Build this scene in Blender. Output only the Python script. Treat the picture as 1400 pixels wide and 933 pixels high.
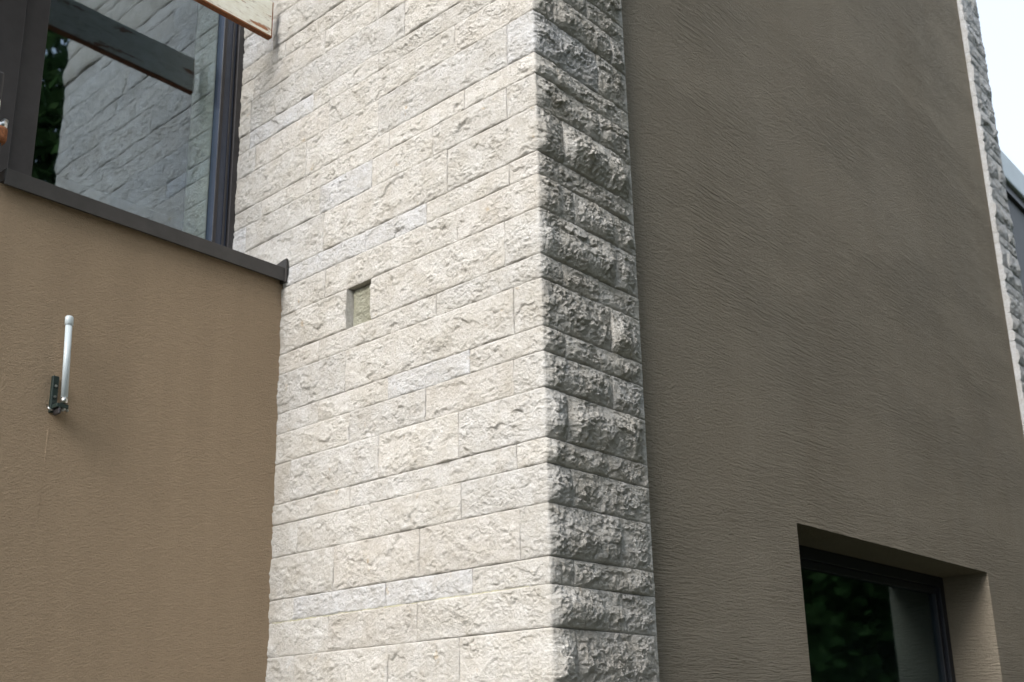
import bpy, math, random
import numpy as np
from mathutils import Vector, Matrix

for o in list(bpy.data.objects):
    bpy.data.objects.remove(o)
SC = bpy.context.scene
COL = SC.collection
random.seed(7)
R = math.radians

# ------------------------------------------------------------------ camera
W_, H_ = 1400.0, 933.0
F_, YAW, PITCH, ROLL, CX, CY = 1488.3, 0.865899, 0.276861, -0.0285832, 737.32, 584.21
CAM = Vector((-3.01423, -2.53325, 1.6))
fw = Vector((math.sin(YAW)*math.cos(PITCH), math.cos(YAW)*math.cos(PITCH), math.sin(PITCH)))
rt = fw.cross(Vector((0, 0, 1))).normalized()
up = rt.cross(fw)
c_, s_ = math.cos(ROLL), math.sin(ROLL)
rt, up = c_*rt + s_*up, -s_*rt + c_*up
cd = bpy.data.cameras.new('camera')
cam = bpy.data.objects.new('camera', cd)
COL.objects.link(cam)
m = Matrix((rt, up, -fw)).transposed().to_4x4()
m.translation = CAM
cam.matrix_world = m
cd.sensor_fit = 'HORIZONTAL'
cd.sensor_width = 36.0
cd.lens = F_/W_*36.0
cd.shift_x = (W_/2-CX)/W_
cd.shift_y = (CY-H_/2)/W_
cd.clip_start = 0.05
cd.clip_end = 2000
cd.dof.use_dof = True
cd.dof.focus_distance = 4.1
cd.dof.aperture_fstop = 4.5
SC.camera = cam

# ------------------------------------------------------------------ light
SUN_DIR = Vector((-0.80, -0.06, 0.62)).normalized()
EL = math.asin(SUN_DIR.z)
AZ = math.atan2(SUN_DIR.x, SUN_DIR.y)
world = bpy.data.worlds.new('World')
SC.world = world
world.use_nodes = True
wn, wl = world.node_tree.nodes, world.node_tree.links
wn.clear()
sky = wn.new('ShaderNodeTexSky')
sky.sky_type = 'NISHITA'
sky.sun_disc = False
sky.sun_elevation = EL
sky.sun_rotation = AZ % (2*math.pi)
sky.air_density = 1.0
sky.dust_density = 6.0
sky.ozone_density = 1.0
bg = wn.new('ShaderNodeBackground')
bg.inputs['Strength'].default_value = 0.125
wo = wn.new('ShaderNodeOutputWorld')
hsv = wn.new('ShaderNodeHueSaturation')          # thin bright overcast: the sky keeps only some of its blue
hsv.inputs['Saturation'].default_value = 0.45
wl.new(sky.outputs[0], hsv.inputs['Color'])
ovc = wn.new('ShaderNodeMix'); ovc.data_type = 'RGBA'   # even white cloud layer over the whole dome
ovc.inputs[0].default_value = 0.7
wl.new(hsv.outputs[0], ovc.inputs[6])
ovc.inputs[7].default_value = (3.05, 3.5, 4.05, 1)
wl.new(ovc.outputs[2], bg.inputs['Color'])
wl.new(bg.outputs[0], wo.inputs['Surface'])
sd = bpy.data.lights.new('sun', 'SUN')
sd.energy = 1.5
sd.angle = R(35)
sd.color = (1.0, 0.965, 0.92)
sun = bpy.data.objects.new('sun', sd)
COL.objects.link(sun)
sun.location = (-20, -3, 16)
sun.rotation_euler = SUN_DIR.to_track_quat('Z', 'Y').to_euler()

SC.view_settings.view_transform = 'Standard'
SC.view_settings.look = 'None'
SC.view_settings.gamma = 1.0
SC.view_settings.use_curve_mapping = False
SC.view_settings.exposure = 1.5

# ------------------------------------------------------------------ pixel -> place (used to read the joints off the photo)
def ray(x, y):
    return fw + rt*((x-CX)/F_) - up*((y-CY)/F_)
def onX(x, y, X=0.0):
    d = ray(x, y); return CAM + d*((X-CAM.x)/d.x)
def onY(x, y, Y=0.0):
    d = ray(x, y); return CAM + d*((Y-CAM.y)/d.y)

# ------------------------------------------------------------------ materials
class NT:
    def __init__(s, name):
        s.m = bpy.data.materials.new(name); s.m.use_nodes = True
        s.n, s.l = s.m.node_tree.nodes, s.m.node_tree.links
        s.n.clear()
        s.out = s.n.new('ShaderNodeOutputMaterial')
    def new(s, t, **kw):
        nd = s.n.new('ShaderNode'+t)
        for k, v in kw.items(): setattr(nd, k, v)
        return nd
    def link(s, a, b): s.l.new(a, b)
    def put(s, sock, v):
        if hasattr(v, 'links') or isinstance(v, bpy.types.NodeSocket): s.l.new(v, sock)
        else: sock.default_value = v
    def math(s, op, a, b=0.0, clamp=False):
        nd = s.new('Math', operation=op); nd.use_clamp = clamp
        s.put(nd.inputs[0], a); s.put(nd.inputs[1], b); return nd.outputs[0]
    def vmul(s, v, k):
        nd = s.new('VectorMath', operation='MULTIPLY'); s.put(nd.inputs[0], v); nd.inputs[1].default_value = k; return nd.outputs[0]
    def vadd(s, a, b):
        nd = s.new('VectorMath', operation='ADD'); s.put(nd.inputs[0], a); s.put(nd.inputs[1], b); return nd.outputs[0]
    def noise(s, v, scale, detail=4, rough=.55, dist=0.0):
        nd = s.new('TexNoise'); s.put(nd.inputs['Vector'], v); nd.inputs['Scale'].default_value = scale
        nd.inputs['Detail'].default_value = detail; nd.inputs['Roughness'].default_value = rough
        nd.inputs['Distortion'].default_value = dist; return nd.outputs[0]
    def ramp(s, f, stops):
        nd = s.new('ValToRGB'); s.put(nd.inputs[0], f); e = nd.color_ramp.elements
        while len(e) < len(stops): e.new(.5)
        for k, (p, c) in enumerate(stops):
            e[k].position = p; e[k].color = (c, c, c, 1) if not hasattr(c, '__len__') else (*c, 1)
        return nd.outputs[0]
    def mix(s, f, a, b, mode='MIX'):
        nd = s.new('Mix', data_type='RGBA', blend_type=mode)
        s.put(nd.inputs['Factor'], f)
        for i, v in ((6, a), (7, b)):
            if isinstance(v, bpy.types.NodeSocket): s.l.new(v, nd.inputs[i])
            else: nd.inputs[i].default_value = (*v, 1) if len(v) == 3 else v
        return nd.outputs[2]
    def bump(s, h, dist, strength=1.0, normal=None):
        nd = s.new('Bump'); s.put(nd.inputs['Height'], h); nd.inputs['Distance'].default_value = dist
        s.put(nd.inputs['Strength'], strength)
        if normal is not None: s.l.new(normal, nd.inputs['Normal'])
        return nd.outputs[0]
    def pbr(s, col, rough=.8, metal=0.0, normal=None, spec=.5):
        b = s.new('BsdfPrincipled')
        if isinstance(col, bpy.types.NodeSocket): s.l.new(col, b.inputs['Base Color'])
        else: b.inputs['Base Color'].default_value = (*col, 1)
        s.put(b.inputs['Roughness'], rough); b.inputs['Metallic'].default_value = metal
        b.inputs['Specular IOR Level'].default_value = spec
        if normal is not None: s.l.new(normal, b.inputs['Normal'])
        s.l.new(b.outputs[0], s.out.inputs['Surface'])
        return s.m

M = {}
def mk_stone():
    t = NT('limestone')
    pos = t.new('NewGeometry').outputs['Position']
    oi = t.new('ObjectInfo')
    off = t.vmul(oi.outputs['Random'], (37.0, 19.0, 53.0))
    p = t.vadd(pos, off)
    base = oi.outputs['Color']
    n1 = t.noise(p, 9.0, 5, .6)
    c = t.mix(t.ramp(n1, [(.35, .0), (.7, 1.0)]), base, (0.83, 0.805, 0.76), 'MULTIPLY')
    c = t.mix(t.ramp(t.noise(p, 55.0, 5, .65), [(.38, .55), (.62, .0)]), c, (0.74, 0.72, 0.68), 'MULTIPLY')
    # small ochre stains
    f = t.math('MULTIPLY', t.ramp(t.noise(p, 13.0, 3, .6), [(.69, 0.0), (.77, 1.0)]), .5)
    c = t.mix(f, c, (0.42, 0.29, 0.13))
    # dark pits
    f = t.math('MULTIPLY', t.ramp(t.noise(p, 140.0, 3, .6), [(.30, 1.0), (.37, 0.0)]), .5)
    c = t.mix(f, c, (0.20, 0.17, 0.13))
    h = t.math('ADD', t.noise(p, 90.0, 6, .7), t.math('MULTIPLY', t.noise(p, 260.0, 4, .65), .4))
    nb = t.bump(h, .013, 1.0)
    M['stone'] = t.pbr(c, .88, 0, nb, .25)
mk_stone()

def simple(name, col, rough=.7, metal=0.0, nscale=30.0, var=.25, bump=.001, spec=.5):
    t = NT(name)
    p = t.new('TexCoord').outputs['Object']
    n = t.noise(p, nscale, 5, .6)
    dark = tuple(x*(1-var) for x in col)
    c = t.mix(t.ramp(n, [(.3, 0.0), (.7, 1.0)]), dark, col)
    M[name] = t.pbr(c, rough, metal, t.bump(t.noise(p, nscale*4, 4, .6), bump), spec)
simple('core', (.085, .08, .07), .95, 0, 40, .4, .003)
simple('mortar', (.52, .50, .36), .95, 0, 60, .35, .003)
simple('sawn', (.46, .45, .42), .8, 0, 80, .2, .001)
simple('metal_dark', (.035, .032, .034), .42, .0, 14, .3, .0004)
simple('flashing', (.05, .046, .044), .5, .0, 9, .4, .0006)
simple('plastic_white', (.50, .56, .59), .38, 0, 20, .08, .0002)
simple('steel', (.62, .62, .60), .28, 1.0, 40, .2, .0003)
simple('bracket_green', (.018, .035, .030), .42, .0, 60, .6, .0008)
simple('orange_rust', (.30, .105, .035), .85, 0, 90, .6, .002)
simple('room', (.07, .07, .07), .9, 0, 6, .3, .0)
simple('fascia_blue', (.55, .62, .66), .6, 0, 3, .1, .0)
simple('clad_dark', (.085, .088, .092), .6, 0, 3, .25, .0)
simple('frame_navy', (.007, .009, .016), .5, .0, 12, .2, .0002)
simple('sash_blue_reflection', (.055, .065, .095), .22, .0, 12, .2, .0002)  # dark sash with its blue reflection put into the base colour
simple('bark', (.10, .075, .05), .9, 0, 14, .5, .02)

def mk_plaster(name, col, warm, comb, grain, streak, bd):
    t = NT(name)
    pos = t.new('NewGeometry').outputs['Position']
    # dragged horizontal trowel lines, broken up in patches
    wob = t.new('VectorMath', operation='MULTIPLY_ADD')
    nz = t.new('TexNoise'); t.link(pos, nz.inputs['Vector']); nz.inputs['Scale'].default_value = 1.6; nz.inputs['Detail'].default_value = 3
    t.link(nz.outputs['Color'], wob.inputs[0]); wob.inputs[1].default_value = (0, 0, .045); t.link(pos, wob.inputs[2])
    q = wob.outputs[0]
    lines = t.noise(t.vmul(q, (6.0, 6.0, 92.0)), 1.0, 3, .6)
    lines2 = t.noise(t.vmul(q, (14.0, 14.0, 175.0)), 1.0, 3, .6)
    mask = t.ramp(t.noise(t.vmul(pos, (.55, .55, 1.5)), 1.0, 3, .55), [(.40, .18), (.60, 1.0)])
    gr = t.noise(pos, 170.0, 4, .7)
    gr2 = t.noise(t.vmul(pos, (1, 1, 2.4)), 45.0, 4, .65)
    pits = t.ramp(t.noise(t.vmul(pos, (1, 1, 1.7)), 30.0, 3, .6), [(.24, -1.0), (.34, 0.0)])
    h = t.math('MULTIPLY', t.math('ADD', lines, t.math('MULTIPLY', lines2, .8)), t.math('MULTIPLY', mask, comb))
    h = t.math('ADD', h, t.math('MULTIPLY', gr, grain))
    h = t.math('ADD', h, t.math('MULTIPLY', gr2, grain*(1.3 if comb > .5 else .55)))
    h = t.math('ADD', h, t.math('MULTIPLY', pits, .5))
    nb = t.bump(h, bd, 1.0)
    big = t.noise(pos, .9, 4, .55)
    c = t.mix(t.ramp(big, [(.3, 0.0), (.7, 1.0)]), col, warm)
    vs = t.noise(t.vmul(pos, (5.5, 5.5, .28)), 1.0, 4, .6)
    c = t.mix(t.ramp(vs, [(.40, 0.0), (.68, streak)]), c, tuple(min(1, x*1.22) for x in col))
    c = t.mix(t.ramp(gr2, [(.3, .35), (.6, 0.0)]), c, tuple(x*.72 for x in col))
    M[name] = t.pbr(c, .93, 0, nb, .2)
mk_plaster('plaster_taupe', (.365, .318, .252), (.350, .298, .228), 1.6, .75, .2, .022)
mk_plaster('plaster_beige', (.350, .264, .178), (.315, .236, .158), .10, .62, .3, .016)

def mk_paint():
    t = NT('peeling_paint')
    p = t.new('TexCoord').outputs['Object']
    n = t.noise(t.vmul(p, (3, 9, 14)), 1.0, 6, .68)
    grime = t.noise(p, 22.0, 5, .65)
    c = t.mix(t.ramp(grime, [(.35, .55), (.65, 0.0)]), (.84, .83, .74), (.66, .62, .50))
    peel = t.ramp(n, [(.615, 0.0), (.64, 1.0)])
    c = t.mix(peel, c, (.36, .17, .09))
    crk = t.ramp(t.noise(t.vmul(p, (2.5, 20, 34)), 1.0, 3, .5), [(.487, 0.0), (.498, 1.0), (.509, 0.0)])
    c = t.mix(t.math('MULTIPLY', crk, .6), c, (.20, .10, .06))
    h = t.math('SUBTRACT', t.noise(p, 60, 4, .6), peel)
    M['paint'] = t.pbr(c, .62, 0, t.bump(h, .002), .4)
mk_paint()

def mk_glass(name, tint, refl, boost, base, rough=.022):
    t = NT(name)
    lw = t.new('LayerWeight'); lw.inputs['Blend'].default_value = .5
    f = t.math('MULTIPLY', t.math('POWER', lw.outputs['Facing'], 3.5), boost, True)
    f = t.math('ADD', f, base, True)
    tr = t.new('BsdfTransparent'); tr.inputs[0].default_value = (*tint, 1)
    gl = t.new('BsdfGlossy'); gl.inputs['Roughness'].default_value = rough; gl.inputs['Color'].default_value = (*refl, 1)
    p = t.new('NewGeometry').outputs['Position']
    t.link(t.bump(t.noise(p, 2.2, 2, .5), .0015), gl.inputs['Normal'])
    mx = t.new('MixShader'); t.link(f, mx.inputs[0]); t.link(tr.outputs[0], mx.inputs[1]); t.link(gl.outputs[0], mx.inputs[2])
    t.link(mx.outputs[0], t.out.inputs['Surface'])
    M[name] = t.m
mk_glass('glass', (.95, .99, .955), (.72, .84, 1.0), .25, .185)
mk_glass('glass_deep', (.80, .86, .88), (.70, .92, 1.0), .5, .036, .045)

def mk_leaf():
    t = NT('leaf')
    oi = t.new('NewGeometry')
    c = t.ramp(oi.outputs['Random Per Island'], [(0, (.04, .08, .025)), (.6, (.06, .115, .035)), (1, (.09, .15, .05))])
    d = t.new('BsdfDiffuse'); t.link(c, d.inputs[0])
    tr = t.new('BsdfTranslucent'); t.link(c, tr.inputs[0])
    mx = t.new('MixShader'); mx.inputs[0].default_value = .3
    t.link(d.outputs[0], mx.inputs[1]); t.link(tr.outputs[0], mx.inputs[2]); t.link(mx.outputs[0], t.out.inputs['Surface'])
    M['leaf'] = t.m
mk_leaf()
def mk_ground():
    t = NT('ground')
    p = t.new('NewGeometry').outputs['Position']
    c = t.mix(t.ramp(t.noise(p, .8, 5, .6), [(.4, 0.0), (.6, 1.0)]), (.045, .055, .022), (.07, .065, .045))
    c = t.mix(t.ramp(t.noise(p, 30, 4, .7), [(.4, .5), (.6, 0.0)]), c, (.05, .05, .03))
    M['ground'] = t.pbr(c, .95, 0, t.bump(t.noise(p, 40, 5, .7), .02), .2)
mk_ground()

# ------------------------------------------------------------------ helpers
def empty(name, loc, label, cat, group=None):
    o = bpy.data.objects.new(name, None); COL.objects.link(o)
    o.location = loc; o.empty_display_size = .1
    o['label'] = label; o['category'] = cat
    if group: o['group'] = group
    return o
ATS = {}
def link(name, me, mat, parent=None, loc=(0, 0, 0)):
    if mat is not None: me.materials.append(M[mat])
    o = bpy.data.objects.new(name, me); COL.objects.link(o)
    if parent is not None:
        o.parent = parent
        pw = ATS.get(parent.name, parent.location)
        o.location = Vector(loc) - pw
    else: o.location = loc
    ATS[o.name] = Vector(loc)
    return o
class MB:
    def __init__(s): s.v, s.f = [], []
    def box(s, a, b):
        x0, y0, z0 = a; x1, y1, z1 = b; k = len(s.v)
        s.v += [(x0,y0,z0),(x1,y0,z0),(x1,y1,z0),(x0,y1,z0),(x0,y0,z1),(x1,y0,z1),(x1,y1,z1),(x0,y1,z1)]
        s.f += [tuple(k+i for i in q) for q in ((0,3,2,1),(4,5,6,7),(0,1,5,4),(1,2,6,5),(2,3,7,6),(3,0,4,7))]
        return s
    def prism(s, poly, x0, x1):
        """polygon in (y,z), extruded along x"""
        k, n = len(s.v), len(poly)
        s.v += [(x0, y, z) for y, z in poly] + [(x1, y, z) for y, z in poly]
        s.f += [tuple(k+i for i in range(n))[::-1], tuple(k+n+i for i in range(n))]
        s.f += [(k+i, k+(i+1) % n, k+n+(i+1) % n, k+n+i) for i in range(n)]
        return s
    def tube(s, pts, rad, n=16, cap=True):
        k0 = len(s.v); P = [Vector(p) for p in pts]
        for i, p in enumerate(P):
            d = (P[min(i+1, len(P)-1)] - P[max(i-1, 0)]).normalized()
            a = d.orthogonal().normalized() if i == 0 else (a - d*a.dot(d)).normalized()
            b = d.cross(a)
            for j in range(n):
                t = 2*math.pi*j/n
                s.v.append(tuple(p + (a*math.cos(t)+b*math.sin(t))*rad[i]))
        for i in range(len(P)-1):
            for j in range(n):
                s.f.append((k0+i*n+j, k0+i*n+(j+1) % n, k0+(i+1)*n+(j+1) % n, k0+(i+1)*n+j))
        if cap:
            s.f.append(tuple(k0+j for j in range(n))[::-1])
            s.f.append(tuple(k0+(len(P)-1)*n+j for j in range(n)))
        return s
    def build(s, name, mat, parent=None, loc=(0, 0, 0), smooth=False, bevel=0.0):
        l = Vector(loc)
        me = bpy.data.meshes.new(name)
        me.from_pydata([tuple(Vector(v)-l) for v in s.v], [], s.f); me.update()
        if smooth:
            me.polygons.foreach_set('use_smooth', [len(p.vertices) == 4 for p in me.polygons])
        o = link(name, me, mat, parent, loc)
        if bevel:
            b = o.modifiers.new('bevel', 'BEVEL'); b.width = bevel; b.segments = 2; b.limit_method = 'ANGLE'
        return o

def np_mesh(name, V, Q):
    me = bpy.data.meshes.new(name)
    me.vertices.add(len(V)); me.vertices.foreach_set('co', V.astype(np.float32).ravel())
    n = len(Q)
    me.loops.add(n*4); me.loops.foreach_set('vertex_index', Q.astype(np.int32).ravel())
    me.polygons.add(n)
    me.polygons.foreach_set('loop_start', np.arange(0, n*4, 4, dtype=np.int32))
    me.polygons.foreach_set('use_smooth', np.ones(n, dtype=bool))
    me.update(calc_edges=True); me.validate()
    return me

# ---- numpy noise
_rs = np.random.RandomState(11)
PERM = _rs.permutation(1024); PERM = np.concatenate([PERM, PERM])
GA = _rs.rand(1024)*2*np.pi
GX, GY = np.cos(GA), np.sin(GA)
RV = _rs.rand(1024, 4)
def hsh(i, j): return PERM[(PERM[i & 1023] + j) & 1023]
def perlin(x, y):
    i, j = np.floor(x).astype(int), np.floor(y).astype(int)
    fx, fy = x-i, y-j
    ux, uy = fx*fx*fx*(fx*(fx*6-15)+10), fy*fy*fy*(fy*(fy*6-15)+10)
    def g(a, b, dx, dy):
        h = hsh(a, b); return GX[h]*dx+GY[h]*dy
    n0 = g(i, j, fx, fy)*(1-ux)+g(i+1, j, fx-1, fy)*ux
    n1 = g(i, j+1, fx, fy-1)*(1-ux)+g(i+1, j+1, fx-1, fy-1)*ux
    return (n0*(1-uy)+n1*uy)*1.5
def flakes(x, y):
    """chipped facets: every Voronoi cell is a tilted plane"""
    i, j = np.floor(x).astype(int), np.floor(y).astype(int)
    best = np.full(x.shape, 9e9); val = np.zeros(x.shape)
    for a in (-1, 0, 1):
        for b in (-1, 0, 1):
            h = hsh(i+a, j+b); r = RV[h]
            dx, dy = x-(i+a+r[..., 0]), y-(j+b+r[..., 1])
            d = dx*dx+dy*dy
            v = (r[..., 2]-.5)*.5 + dx*(r[..., 3]-.5)*1.5 + dy*(r[..., 2]*1.7 % 1-.5)*1.5
            k = d < best
            best = np.where(k, d, best); val = np.where(k, v, val)
    return val
def sstep(x):
    x = np.clip(x, 0, 1); return x*x*(3-2*x)

def stone_relief(s, t, h, dl, dr, seed, amp, rough, flat=0.0, e0=.45, fade=False):
    """outward relief of a rock faced block. s along the face, t up the course, dl/dr distance to the end joints"""
    rs = np.random.RandomState(seed)
    ox, oy = rs.rand()*400+5, rs.rand()*400+5
    e = np.minimum(np.minimum(t, h-t), np.minimum(dl, dr))
    wob = perlin(s*22+ox, t*22+oy)
    rw = .0055+.0035*wob
    edge = e0+(1-e0)*sstep(e/np.maximum(rw, .0025))
    tr = h*(.34+.16*rs.rand() + .16*perlin(s*7+ox, oy+0*s)+.07*perlin(s*28+ox, oy+3+0*s))
    tr = np.clip(tr, .15*h, .8*h)
    prof = np.where(t > tr, 1-(np.clip((t-tr)/(h-tr), 0, 1))**1.15, 1-(np.clip((tr-t)/tr, 0, 1))**1.7)
    prof = flat+(1-flat)*prof
    sprof = sstep(np.minimum(dl, dr)/.055)*.5+.5
    if fade: sprof = sprof*sstep(dr/.13)
    A = amp*(.45+.9*rs.rand())*(1+.7*perlin(s*5+ox, t*3+oy))
    d = A*(.12+.88*prof)*sprof*(min(h, .2)/.17)
    wx, wy = s+.012*perlin(s*30+ox, t*30+oy), t+.012*perlin(s*30+oy, t*30+ox)
    k = 19+8*rs.rand()
    fl = flakes(wx*k*.8+ox, wy*k*1.5+oy)*.0060 + flakes(wx*k*2.2+oy, wy*k*3.2+ox)*.0052 + flakes(s*k*5+oy, t*k*6.5+ox)*.0022
    mk = sstep(perlin(s*8+ox+7, t*11+oy)*1.3+.5)
    rough = rough*((.32+1.0*mk) if flat > 0 else (.72+.6*mk))
    sharp = 1.0 if flat > 0 else 1.7
    ldg = flakes(wx*6.5+oy, wy*10+ox)*.008*sharp
    fl = fl+flakes(wx*k*1.5+ox+9, wy*k*2.6+oy)*.004*(sharp-1)+flakes(s*k*6+ox, t*k*8+oy)*.0022*(sharp-1)
    rg = lambda v: 1-2*np.abs(v)
    fb = perlin(wx*24+ox, wy*38+oy)*.0038 + rg(perlin(wx*38+ox, wy*62+oy))*.0026 + rg(perlin(s*90+ox, t*120+oy))*.0016 + perlin(s*160+oy, t*180+ox)*.0014 - .002
    if fade: rough = rough*(.25+.75*sstep(dr/.05))
    return .0025*edge + edge*(np.maximum(d, 0)*1.0 + (ldg+rough*(fl+fb))*(.55+.45*sstep(e/.03)) + rough*.003)

def grid_faces(nu, nv, base=0):
    a = base+np.arange((nu-1)*nv).reshape(nu-1, nv)[:, :-1].ravel()
    return np.stack([a, a+nv, a+nv+1, a+1], 1)

def axis(L, step):
    n = max(3, int(round(L/step))+1)
    x = np.linspace(0, L, n)
    ex = [v for v in (.0025, .006) if v < step*.8]
    x = np.concatenate([x, ex, [L-v for v in ex]])
    return np.unique(np.round(x, 5))

GAP = .0011
def make_stone(parent, side, a, b, z0, z1, step, seed, color, amp=.014, rough=1.0, xr=None, base=0.0, depth=.055,
               sawn=(False, False), name='stone', amp2=.028, link_it=True, fade=False):
    """side 'L' : lies on x=base, a..b along y.  side 'R' : on y=base, a..b along x.
       side 'C' : quoin, from y=b on the left face round the arris to x=xr on the right face"""
    rg = np.random.RandomState(seed+9)
    z0 += GAP*(.4+1.0*rg.rand()); z1 -= GAP*(.4+1.0*rg.rand()); h = z1-z0
    T = axis(h, step)
    if side == 'C':
        u0, u1 = -(b-GAP), xr-GAP
        U = u0+axis(u1-u0, step)
    else:
        U = a+GAP+axis(b-a-2*GAP, step)
    S, TT = np.meshgrid(U, T, indexing='ij')
    dl, dr = S-U[0], U[-1]-S
    if sawn[0]: dl = dl+.05
    if sawn[1]: dr = dr+.05
    if side == 'C':
        rel1 = stone_relief(S, TT, h, dl, dr, seed, amp, rough*.8, .55, .5)
        rel2 = stone_relief(S, TT, h, dl, dr, seed, amp2, rough*1.1, 0.0, .4, fade)
        w = sstep((S+.03)/.06)
        rel = rel1*(1-w)+rel2*w
        # the arris is pitched: less bulge right at the corner
        kc = .7+.3*sstep(np.abs(S)/.04)
        rel = rel*kc
        nx = np.where(S < 0, -1.0, 0.0); ny = np.where(S >= 0, -1.0, 0.0)
        px = np.where(S > 0, S, 0.0); py = np.where(S < 0, -S, 0.0)
        bl = np.clip(1-np.abs(S)/.006, 0, 1)*.5
        nx = np.where(S < 0, -1+bl*.6, -bl*1.2); ny = np.where(S >= 0, -1+bl*.6, -bl*1.2)
    else:
        rel = stone_relief(S, TT, h, dl, dr, seed, amp, rough, .55 if side == 'L' else 0.0, .5 if side == 'L' else .35, fade)
        if side == 'L': nx, ny, px, py = -1+0*S, 0*S, base+0*S, S
        else: nx, ny, px, py = 0*S, -1+0*S, S, base+0*S
    X, Y, Z = px+nx*rel, py+ny*rel, z0+TT
    V = np.stack([X, Y, Z], -1)
    nu, nv = S.shape
    verts = [V.reshape(-1, 3)]; Q = [grid_faces(nu, nv)]
    # sides: rim duplicated and pushed back into the wall
    idx = np.concatenate([np.arange(0, nu)*nv, (nu-1)*nv+np.arange(1, nv), (np.arange(nu-2, -1, -1))*nv+nv-1, np.arange(nv-2, 0, -1)])
    rim = V.reshape(-1, 3)[idx]
    N = np.stack([nx, ny, 0*nx], -1).reshape(-1, 3)[idx]
    B = np.stack([px, py, Z], -1).reshape(-1, 3)[idx]
    back = B-N*depth
    k = nu*nv; n = len(idx)
    verts += [rim, back]
    i = np.arange(n); j = (i+1) % n
    Q.append(np.stack([k+i, k+n+i, k+n+j, k+j], 1))
    V = np.concatenate(verts); Q = np.concatenate(Q)
    if side in 'LR':
        pass
    loc = V[:nu*nv].mean(0)
    if not link_it: return V, Q
    me = np_mesh(name, V-loc, Q[:, ::-1] if side in 'RC' else Q[:, ::-1])
    o = link(name, me, 'stone', parent, tuple(loc))
    o.color = (*color, 1)
    return o

# palette of the limestone
def stone_tint(rnd, white=False):
    if white: return (.645, .648, .66)
    c = random.Random(rnd).choice([(.645, .628, .60), (.635, .618, .59), (.655, .638, .61), (.635, .622, .60), (.64, .618, .588), (.625, .615, .60)])
    k = 1+.05*(random.Random(rnd+5).random()-.5)*2
    return tuple(x*k for x in c)

# ------------------------------------------------------------------ ground
g = MB(); g.v = [(-400, -400, 0), (400, -400, 0), (400, 400, 0), (-400, 400, 0)]; g.f = [(0, 1, 2, 3)]
g = g.build('ground', 'ground'); g['kind'] = 'structure'

# ------------------------------------------------------------------ stone pillar
YB, XR = 2.655, 0.655
pillar = empty('stone_pillar', (0.3, 1.0, 0), 'tall pillar clad in pale rough-faced limestone blocks, between the beige wall and the taupe wall', 'pillar', 'limestone-clad pillars')
MB().box((.042, .042, 0), (XR-.004, YB-.03, 8.9)).build('core', 'core', pillar, (0.3, 1.0, 0))

zt = 4.549
hs_down = [.2, .1, .15, .2, .1, .15, .2, .1, .2, .1, .15, .2, .1, .15, .2, .1, .15, .2, .1, .15, .2, .1, .15, .2, .1, .15, .2]
hs_up = [.15, .1, .2, .15, .1, .2, .15, .1, .2, .15, .1]
down_px = [15, 72, 101, 145, 207, 237.7, 284, 346.8, 380, 445, 479.5, 529.5, 597.6, 632.4, 687, 760, 798, 857.4]
zb = []
for y in down_px: zb.append(onX(727+(y-20)*.0333, y).z)
for h in hs_down[17:]:
    zb.append(zb[-1]-h)
    if zb[-1] <= .01: zb[-1] = 0.0; break
else: zb.append(0.0)
za = [zb[0]]
for v in (4.702, 4.806, 5.0, 5.139, 5.24, 5.437): za.append(v)
for h in (.15, .10, .20, .15, .10): za.append(za[-1]+h)
# joints on the left face (photo pixels) and on the right face, course by course going down from z=4.549
JL = [[(694,60),(518,150),(419,220)], [(636,135),(533,190),(358,293)], [(694,150),(591.6,193),(509,240),(438,277)], [(612.5,215),(443,317)],
      [(697,235),(583.6,280),(500,330)], [(625.7,290),(446,372)], [(690.7,320),(509,400),(476,420)], [(597,412),(436.7,475)],
      [(703.5,430),(473,500)], [(643,490),(531,530),(436,560)], [(703,525),(582.7,540),(478.5,575)], [(628,595),(518.5,625)],
      [(707,615),(478.8,680)], [(631,680),(507,715),(408,730)], [(711.7,720),(574,755),(457,770)], [(646.4,795),(528,800)],
      [(571,850),(449,865)], [(629,890),(531.6,910)]]
JR = [[(815,105)], [], [(817,180)], [(768,195)], [], [(766,275),(783,285)], [(838,358)], [(767,375),(818,412)], [(833,450)], [(771,470)],
      [(835.7,537)], [(772.6,570)], [(830,637)], [(780.5,665)], [(846.5,740)], [(783,783)], [(850,840)], [(785,885)]]
UL = [[(622.5,55),(450,160)], [(518,85),(429,143),(342.6,187)], [(554,22),(344,155)], [(518,12),(445,60)], [(391,68)], []]
UR = [[(754.7,15),(833,70)], [(801,15)], [], [], [], []]
WHITE = {(6,-1)}
rj = random.Random(3)
def rand_joints(n_, flip):
    y = (.12 if flip else rj.uniform(.35, .7)); out = [y]
    while True:
        y += rj.uniform(.38, .8)
        if y > 2.0: break
        out.append(y)
    return out
courses = []
for k in range(len(za)-1):
    if k < 6: L = sorted(onX(*p).y for p in UL[k]); Rr = sorted(onY(*p).x for p in UR[k])
    else: L = rand_joints(k, k % 2); Rr = []
    if not Rr and k >= 2: Rr = [.13 if k % 2 == 0 else .42]
    courses.append((za[k], za[k+1], L, Rr))
for k in range(len(zb)-1):
    if k < len(JL): L = sorted(onX(*p).y for p in JL[k]); Rr = sorted(onY(*p).x for p in JR[k])
    else: L = rand_joints(k, k % 2); Rr = [.12 if k % 2 == 0 else .43]
    courses.append((zb[k+1], zb[k], L, Rr))
HOLE = (onX(509, 400).y, onX(476, 420).y)
whites = [onX(*p) for p in ((545,305),(463,350),(610,295),(570,510),(470,280),(480,255),(715,50),(430,820),(590,810),(460,815),(340,70),(400,165),(590,60),(300,330))]
seed = 100
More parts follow.
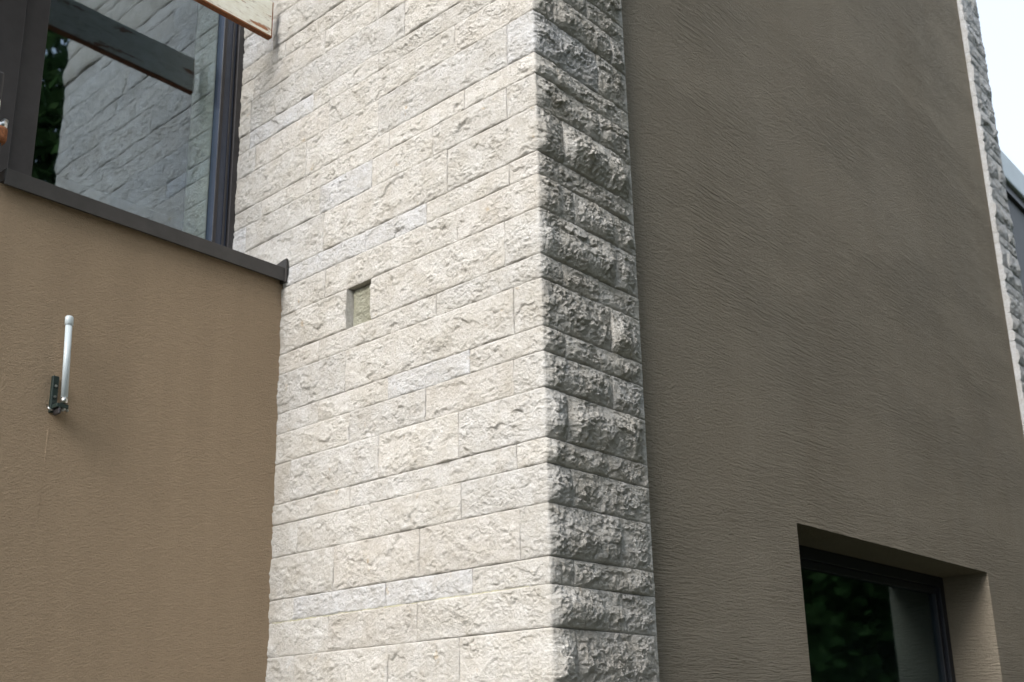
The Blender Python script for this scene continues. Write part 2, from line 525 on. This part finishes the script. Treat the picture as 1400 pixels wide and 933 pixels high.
for (z0, z1, L, Rr) in courses:
    ends = list(L) or [.62]
    while YB-ends[-1] > 1.05 if ends else False:
        ends.append(ends[-1]+.62)
    ends.append(YB) if YB-ends[-1] > .12 else ends.__setitem__(-1, YB)
    vis = 1.7 < z0 and z0 < 5.75
    st = .0046 if vis else .018
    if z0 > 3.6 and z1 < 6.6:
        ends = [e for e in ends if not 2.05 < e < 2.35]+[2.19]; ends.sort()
    Re = list(Rr)+[XR]
    zc = .5*(z0+z1)
    def tint(yc):
        global seed
        w = any(abs(p.y-yc) < .22 and z0 < p.z < z1 for p in whites)
        if yc > 2.2 and z0 > 3.6: return (.76, .79, .75)  # stones behind the glass coloured paler, standing in for daylight on them
        return stone_tint(seed, w)
    # quoin
    seed += 1
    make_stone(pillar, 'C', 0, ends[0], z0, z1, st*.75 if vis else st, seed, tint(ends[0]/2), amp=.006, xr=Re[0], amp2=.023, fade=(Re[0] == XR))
    for a, b in zip(Re[:-1], Re[1:]):
        seed += 1
        make_stone(pillar, 'R', a, b, z0, z1, st*.68 if vis else st, seed, stone_tint(seed), amp=.022, rough=1.1, fade=(b == XR))
    for a, b in zip(ends[:-1], ends[1:]):
        seed += 1
        if abs(a-HOLE[0]) < .01 and z0 > 3.3 and z1 < 3.8:
            # pocket: a block set back
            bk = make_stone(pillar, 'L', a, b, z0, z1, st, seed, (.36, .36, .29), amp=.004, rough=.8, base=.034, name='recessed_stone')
            continue
        sl = abs(a-HOLE[1]) < .01 and z0 > 3.3 and z1 < 3.8
        sr = abs(b-HOLE[0]) < .01 and z0 > 3.3 and z1 < 3.8
        far = a > 1.2
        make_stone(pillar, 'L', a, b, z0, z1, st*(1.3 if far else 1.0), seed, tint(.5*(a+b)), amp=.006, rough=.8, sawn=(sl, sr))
# pointing left in one bed joint
zj = zb[16]
MB().box((-.0035, .10, zj-.0045), (.04, 1.66, zj+.0045)).build('mortar_joint', 'mortar', pillar, (0, .9, zj))
# courses out of sight above
vs, qs, k = [], [], 0
z = za[-1]
for i in range(14):
    h = (.2, .15, .1)[i % 3]
    for (sd_, a, b, xr) in (('C', 0, .6, .3), ('R', .3, XR, None), ('L', .6, 1.5, None), ('L', 1.5, YB, None)):
        seed += 1
        V, Q = make_stone(None, sd_, a, b, z, z+h, .035, seed, (1, 1, 1), xr=xr, link_it=False)
        vs.append(V); qs.append(Q+k); k += len(V)
    z += h
V = np.concatenate(vs); Q = np.concatenate(qs)
o = link('upper_courses', np_mesh('upper_courses', V-np.array([.3, 1.0, 0]), Q[:, ::-1]), 'stone', pillar, (.3, 1.0, 0)); o.color = (.61, .58, .53, 1); o['kind'] = 'stuff'

# ------------------------------------------------------------------ far stone pier at the end of the taupe wall
PX0, PX1 = 6.18, 6.66
pier = empty('stone_pillar', (6.4, .3, 0), 'rough limestone pier at the far end of the taupe wall, against the sky', 'pillar', 'limestone-clad pillars')
MB().box((PX0+.03, .065, 0), (PX1-.05, .6, 8.9)).build('core', 'core', pier, (6.4, .3, 0))
z, i = 0.0, 0
while z < 8.9:
    h = (.2, .1, .15)[i % 3]
    vis = z > 3.3
    js = [PX0, PX1] if i % 2 else [PX0, PX0+(.16 if i % 4 == 0 else .30), PX1]
    for a, b in zip(js[:-1], js[1:]):
        seed += 1
        make_stone(pier, 'R', a, b, z, min(z+h, 8.9), .011 if vis else .04, seed, (.70, .715, .745), amp=.012, rough=.9, sawn=(a == PX0, False), depth=.075, base=.016)  # paler, bluer stone colour stands in for bright sky flare on the pier
    z += h; i += 1

# ------------------------------------------------------------------ taupe plaster wall with window
YP = .05
wx0, wx1, wz0, wz1 = 2.04, 4.82, .95, 2.62
wall = empty('plaster_wall', (3.4, YP, 0), 'dark taupe plaster wall with dragged trowel lines, pierced by a deep window', 'wall')
b = MB()
YBK = .41
b.box((XR-.02, YP, 0), (wx0, YBK, 8.9)); b.box((wx1, YP, 0), (PX0+.02, YBK, 8.9))
b.box((wx0, YP, 0), (wx1, YBK, wz0)); b.box((wx0, YP, wz1), (wx1, YBK, 8.9))
# drop the internal faces where the four boxes butt
b.build('plaster_face', 'plaster_taupe', wall, (3.4, YP, 0))

wr = empty('window', (3.43, .4, wz0), 'dark framed window set deep in the taupe wall, reflecting green trees', 'window', 'dark framed windows')
YF = .365
def frame_bars(parent, x0, x1, z0, z1, yf, w, d, mat, name='frame'):
    MB().box((x0, yf, z0), (x0+w, yf+d, z1)).build(name, mat, parent, (x0+w/2, yf, z0), bevel=.004)
    MB().box((x1-w, yf, z0), (x1, yf+d, z1)).build(name, mat, parent, (x1-w/2, yf, z0), bevel=.004)
    MB().box((x0+w, yf+.001, z0), (x1-w, yf+d-.001, z0+w)).build(name, mat, parent, ((x0+x1)/2, yf, z0), bevel=.004)
    MB().box((x0+w, yf+.001, z1-w), (x1-w, yf+d-.001, z1)).build(name, mat, parent, ((x0+x1)/2, yf, z1-w), bevel=.004)
frame_bars(wr, wx0+.002, wx1-.002, wz0+.002, wz1-.002, YF, .075, .07, 'frame_navy')
frame_bars(wr, wx0+.078, wx1-.078, wz0+.078, wz1-.078, YF+.022, .045, .045, 'frame_navy', 'sash')
MB().box((wx0+.11, YF+.046, wz0+.11), (wx1-.11, YF+.05, wz1-.11)).build('pane', 'glass_deep', wr, (3.43, .4, 1.8))
MB().box((wx0+.003, YP-.04, wz0-.03), (wx1-.003, YF-.002, wz0+.001)).build('sill', 'flashing', wr, (3.43, .2, wz0), bevel=.003)

# ------------------------------------------------------------------ beige plaster wall, coping and big window
YL, ZS = 1.68, 3.825
lw = empty('plaster_wall', (-1.8, YL, 0), 'warm beige plaster wall under the dark sill, with a white antenna on it', 'wall')
b = MB().box((-3.6, YL, 0), (.02, 2.6, ZS-.002))
b.box((-3.6, 2.16, ZS-.002), (-1.75, 2.6, 8.9)).box((-1.75, 2.16, 6.3), (.02, 2.6, 8.9))
b.build('plaster_face', 'plaster_beige', lw, (-1.8, YL, 0))
# cable chased into the render below the antenna
pA, pB = onY(66, 585, YL), onY(55, 720, YL)
MB().tube([(pA.x, YL+.0025, pA.z), (pA.x-.002, YL+.0023, (pA.z+pB.z)/2), (pA.x-.004, YL+.002, pB.z)], [.0035, .003, .0022], 8).build('cable_ridge', 'plaster_beige', lw, (pA.x, YL, pB.z), smooth=True)

wl_ = empty('window', (-.7, 2.15, ZS), 'large dark framed window above the beige wall, mirroring stone courses', 'window', 'dark framed windows')
YG = 2.178
# outer frame, mullions
def bar(name, x0, x1, y0, y1, z0, z1, mat='metal_dark', bv=.003):
    return MB().box((x0, y0, z0), (x1, y1, z1)).build(name, mat, wl_, ((x0+x1)/2, y0, z0), bevel=bv)
bar('frame', -.042, .03, 2.13, 2.24, ZS+.04, 6.3)
bar('sash', -.128, -.0435, 2.150, 2.215, ZS+.045, 6.25, 'sash_blue_reflection')
bar('glazing_bead', -.131, -.112, 2.140, 2.149, ZS+.05, 6.2, 'metal_dark', .002)
bar('glazing_bead', -.072, -.060, 2.142, 2.149, ZS+.05, 6.2, 'metal_dark', .002)
bar('sash', -1.192, -1.082, 2.145, 2.215, ZS+.045, 6.25)
bar('frame', -1.34, -1.196, 2.13, 2.24, ZS+.04, 6.3)
bar('frame', -1.75, -1.345, 2.135, 2.24, ZS+.04, 6.3)
bar('sash', -1.081, -.1285, 2.152, 2.213, ZS+.045, ZS+.11)
bar('sash', -1.081, -.1285, 2.152, 2.213, 6.1, 6.25)
MB().box((-1.10, YG, ZS+.09), (-.115, YG+.004, 6.12)).build('pane', 'glass', wl_, (-.6, YG, 5))
# sill: sloping flashing with a front lip and an upstand at the pillar
sx0 = -1.392
sl = MB().prism([(1.640, ZS-.020), (1.652, ZS-.020), (1.652, ZS+.045), (2.16, ZS+.062), (2.16, ZS+.068), (1.640, ZS+.051)], sx0, -.0005)
sill = sl.build('sill', 'flashing', wl_, (-.7, 1.6, ZS), bevel=.0015)
MB().prism([(1.630, ZS-.024), (1.70, ZS-.024), (1.70, ZS+.049), (2.15, ZS+.069), (2.15, ZS+.080), (1.83, ZS+.072), (1.655, ZS+.100), (1.630, ZS+.100)], -.024, -.016).build('end_cap', 'flashing', sill, (0, 1.7, ZS))
MB().prism([(1.643, ZS-.003), (1.72, ZS-.003), (1.72, ZS+.047), (1.643, ZS+.047)], sx0-.004, sx0-.0005).build('end_cap', 'flashing', sill, (sx0, 1.6, ZS))
MB().box((sx0, 1.653, ZS-.0015), (-.001, 2.12, ZS+.03)).build('sill_bedding', 'flashing', sill, (-.7, 1.9, ZS))

def room(name, x0, x1, y0, y1, z0, z1, shut=None):
    v = [(x0,y0,z0),(x1,y0,z0),(x1,y1,z0),(x0,y1,z0),(x0,y0,z1),(x1,y0,z1),(x1,y1,z1),(x0,y1,z1)]
    b = MB(); b.v = v; b.f = [(0,1,2,3),(4,7,6,5),(1,5,6,2),(2,6,7,3),(3,7,4,0)]
    if shut is not None: b.box((shut, y0-.05, z0), (x1, y0, z1))
    o = b.build(name, 'room'); o['kind'] = 'structure'; return o
room('room', -2.4, 4.0, 2.245, 6.0, 3.2, 6.35, .6)
room('room', 1.2, 5.6, .44, 3.4, .3, 2.95)

# ------------------------------------------------------------------ weathered painted board in front of the big window
beam = empty('timber_board', (-1.2, 1.8, 5.25), 'peeling white painted board ending just short of the pillar, before the large window', 'board')
zb0 = 5.250
MB().box((-2.5, 1.786, zb0+.010), (-.066, 1.816, zb0+.225)).build('plank', 'paint', beam, (-1.2, 1.8, zb0), bevel=.004)
MB().box((-2.5, 1.783, zb0), (-.068, 1.819, zb0+.0098)).build('lower_edge', 'orange_rust', beam, (-1.2, 1.8, zb0), bevel=.002)
MB().box((-.0658, 1.785, zb0+.001), (-.0625, 1.817, zb0+.222)).build('end_grain', 'orange_rust', beam, (-.064, 1.8, zb0))
for xx in (-2.4, -1.95):
    MB().box((xx, 1.8165, zb0+.09), (xx+.05, 2.165, zb0+.15)).build('bearer', 'orange_rust', beam, (xx, 2.0, zb0+.09), bevel=.003)

# ------------------------------------------------------------------ weathered bracket at the sill's end
bx = onY(13, 190, 1.60)
br = empty('wall_bracket', (bx.x-.03, 1.62, ZS+.06), 'small weathered bracket with an orange rusty block beside the sill end', 'bracket')
X = bx.x
MB().box((X-.10, 1.62, ZS+.03), (X-.020, 1.70, ZS+.14)).build('post', 'metal_dark', br, (X-.06, 1.66, ZS), bevel=.004)
MB().box((X-.11, 1.605, ZS+.14), (X-.001, 1.70, ZS+.215)).build('rusty_block', 'orange_rust', br, (X-.06, 1.65, ZS+.14), bevel=.018)
MB().tube([(X-.045, 1.65, ZS+.216), (X-.012, 1.65, ZS+.232), (X-.004, 1.65, ZS+.262)], [.022, .020, .012], 12).build('clamp', 'steel', br, (X, 1.65, ZS+.216), smooth=True)
MB().box((X-.10, 1.63, ZS+.2155), (X-.035, 1.70, ZS+.34)).build('painted_block', 'paint', br, (X-.06, 1.66, ZS+.22), bevel=.012)
MB().box((X-.09, 1.64, ZS+.341), (X-.03, 1.70, ZS+.47)).build('cap', 'metal_dark', br, (X-.06, 1.66, ZS+.34), bevel=.01)
MB().box((X-.019, 1.655, ZS+.0645), (X-.008, 1.69, ZS+.139)).build('strap', 'steel', br, (X, 1.66, ZS+.03), bevel=.002)

# ------------------------------------------------------------------ antenna
YA = 1.625
p0, p1 = onY(87.5, 552, YA), onY(95, 433, YA)
an = empty('antenna', (p0.x, YL, p0.z), 'white tube antenna on a small dark green bracket on the beige wall', 'antenna')
d = (p1-p0)
def at(t): return tuple(p0+d*t)
MB().tube([at(.06), at(.90)], [.0135, .0135], 24).build('tube', 'plastic_white', an, at(.06), smooth=True)
MB().tube([at(.895), at(.90), at(.985), at(1.0), at(1.008)], [.0137, .0165, .0165, .013, .006], 24).build('cap', 'plastic_white', an, at(.9), smooth=True)
MB().tube([at(.0), at(.065)], [.0145, .0145], 20).build('collar', 'steel', an, at(0), smooth=True)
MB().tube([at(-.075), at(-.004)], [.008, .008], 12).build('connector', 'steel', an, at(-.05), smooth=True)
q0, q1 = onY(69, 566, 1.655), onY(81, 514, 1.655)
xm = (q0.x+q1.x)/2
MB().box((q0.x, 1.662, q0.z+.01), (q1.x+.006, 1.681, q1.z)).build('back_plate', 'bracket_green', an, (xm, 1.67, q0.z), bevel=.003)
MB().box((q0.x+.004, 1.615, q0.z+.022), (p0.x+.016, 1.6615, q0.z+.040)).build('arm', 'bracket_green', an, (xm, 1.64, q0.z), bevel=.002)
MB().box((q0.x+.012, 1.612, q0.z-.004), (q1.x+.002, 1.661, q0.z+.0215)).build('lower_clamp', 'metal_dark', an, (xm, 1.64, q0.z), bevel=.004)
for (dx, dz) in ((.012, .12), (.012, .075), (.026, .010), (.044, .012)):
    MB().tube([(q0.x+dx, 1.6618 if dz > .05 else 1.611, q0.z+dz), (q0.x+dx, 1.654 if dz > .05 else 1.603, q0.z+dz)], [.006, .0055], 6).build('bolt', 'steel', an, (q0.x+dx, 1.65, q0.z+dz))
MB().tube([(q0.x+.002, 1.64, q0.z+.012), (q0.x-.014, 1.64, q0.z+.014), (q0.x-.016, 1.655, q0.z+.03)], [.004, .004, .004], 8).build('u_bolt', 'steel', an, (q0.x, 1.64, q0.z), smooth=True)

# ------------------------------------------------------------------ neighbouring block beyond the pier
nb = empty('neighbour_building', (12.0, 1.0, 0), 'dark grey building with a pale flat roof edge beyond the far pier', 'building')
MB().box((7.4, 1.0, 0), (18, 6, 8.13)).build('wall', 'clad_dark', nb, (12, 1, 0))
MB().box((7.3, .9, 8.13), (18.2, 6.2, 8.52)).build('roof_edge', 'fascia_blue', nb, (12, .9, 8.13), bevel=.02)
MB().box((7.35, .95, 8.02), (18.1, .999, 8.129)).build('cornice', 'metal_dark', nb, (12, .97, 8.1))

# ------------------------------------------------------------------ trees behind the camera (mirrored in the panes)
def tree(x, y, H, rx, sd, label):
    rnd = random.Random(sd); rs = np.random.RandomState(sd)
    t = empty('leafy_tree', (x, y, 0), label, 'tree', 'trees mirrored in the windows')
    b = MB()
    b.tube([(x, y, 0), (x+.1, y, H*.25), (x-.05, y+.1, H*.55), (x+.1, y, H*.85)], [.28, .2, .13, .03], 12)
    tips = []
    for i in range(14):
        a = i*2.4; z = H*(.14+.05*i); L = rx*(.9-.035*i)
        e = (x+math.cos(a)*L, y+math.sin(a)*L, z+H*.12)
        b.tube([(x, y, z), (x+math.cos(a)*L*.5, y+math.sin(a)*L*.5, z+H*.04), e], [.08, .05, .012], 6)
        tips.append(e); tips.append((x+math.cos(a)*L*.55, y+math.sin(a)*L*.55, z+H*.08))
    tips.append((x, y, H*.92))
    b.build('trunk', 'bark', t, (x, y, 0), smooth=True)
    tips = np.array(tips)
    n = 40000
    c = tips[rs.randint(0, len(tips), n)] + rs.normal(0, 1, (n, 3))*np.array([.55, .55, .5])*rx/2.4
    rr = np.hypot(c[:, 0]-x, c[:, 1]-y); c = c[(rr < rx*1.2) & (c[:, 1] < -2.6)]; n = len(c)
    a = rs.normal(0, 1, (n, 3)); a /= np.linalg.norm(a, axis=1)[:, None]
    bb = np.cross(a, rs.normal(0, 1, (n, 3))); bb /= np.linalg.norm(bb, axis=1)[:, None]
    s = (.08+.07*rs.rand(n))[:, None]
    V = np.stack([c-a*s, c+bb*s*.55, c+a*s, c-bb*s*.55], 1).reshape(-1, 3)
    V[:, 2] = np.maximum(V[:, 2], .3)
    Q = np.arange(n*4).reshape(-1, 4)
    link('crown', np_mesh('crown', V-np.array([x, y, 0]), Q), 'leaf', t, (x, y, 0))
for i, (x, y, H, rx, lab) in enumerate(((1.0, -7.2, 15, 3.6, 'tall leafy tree mirrored in the large window above the beige wall'),
        (6.5, -8.0, 12, 3.6, 'leafy green tree standing opposite the stone pillar, mirrored in the panes'),
        (11.5, -5.0, 6.8, 3.2, 'leafy green tree mirrored in the left part of the deep window'),
        (17.0, -6.0, 7.0, 3.4, 'leafy green tree mirrored in the right part of the deep window'))):
    tree(x, y, H, rx, 50+i, lab)
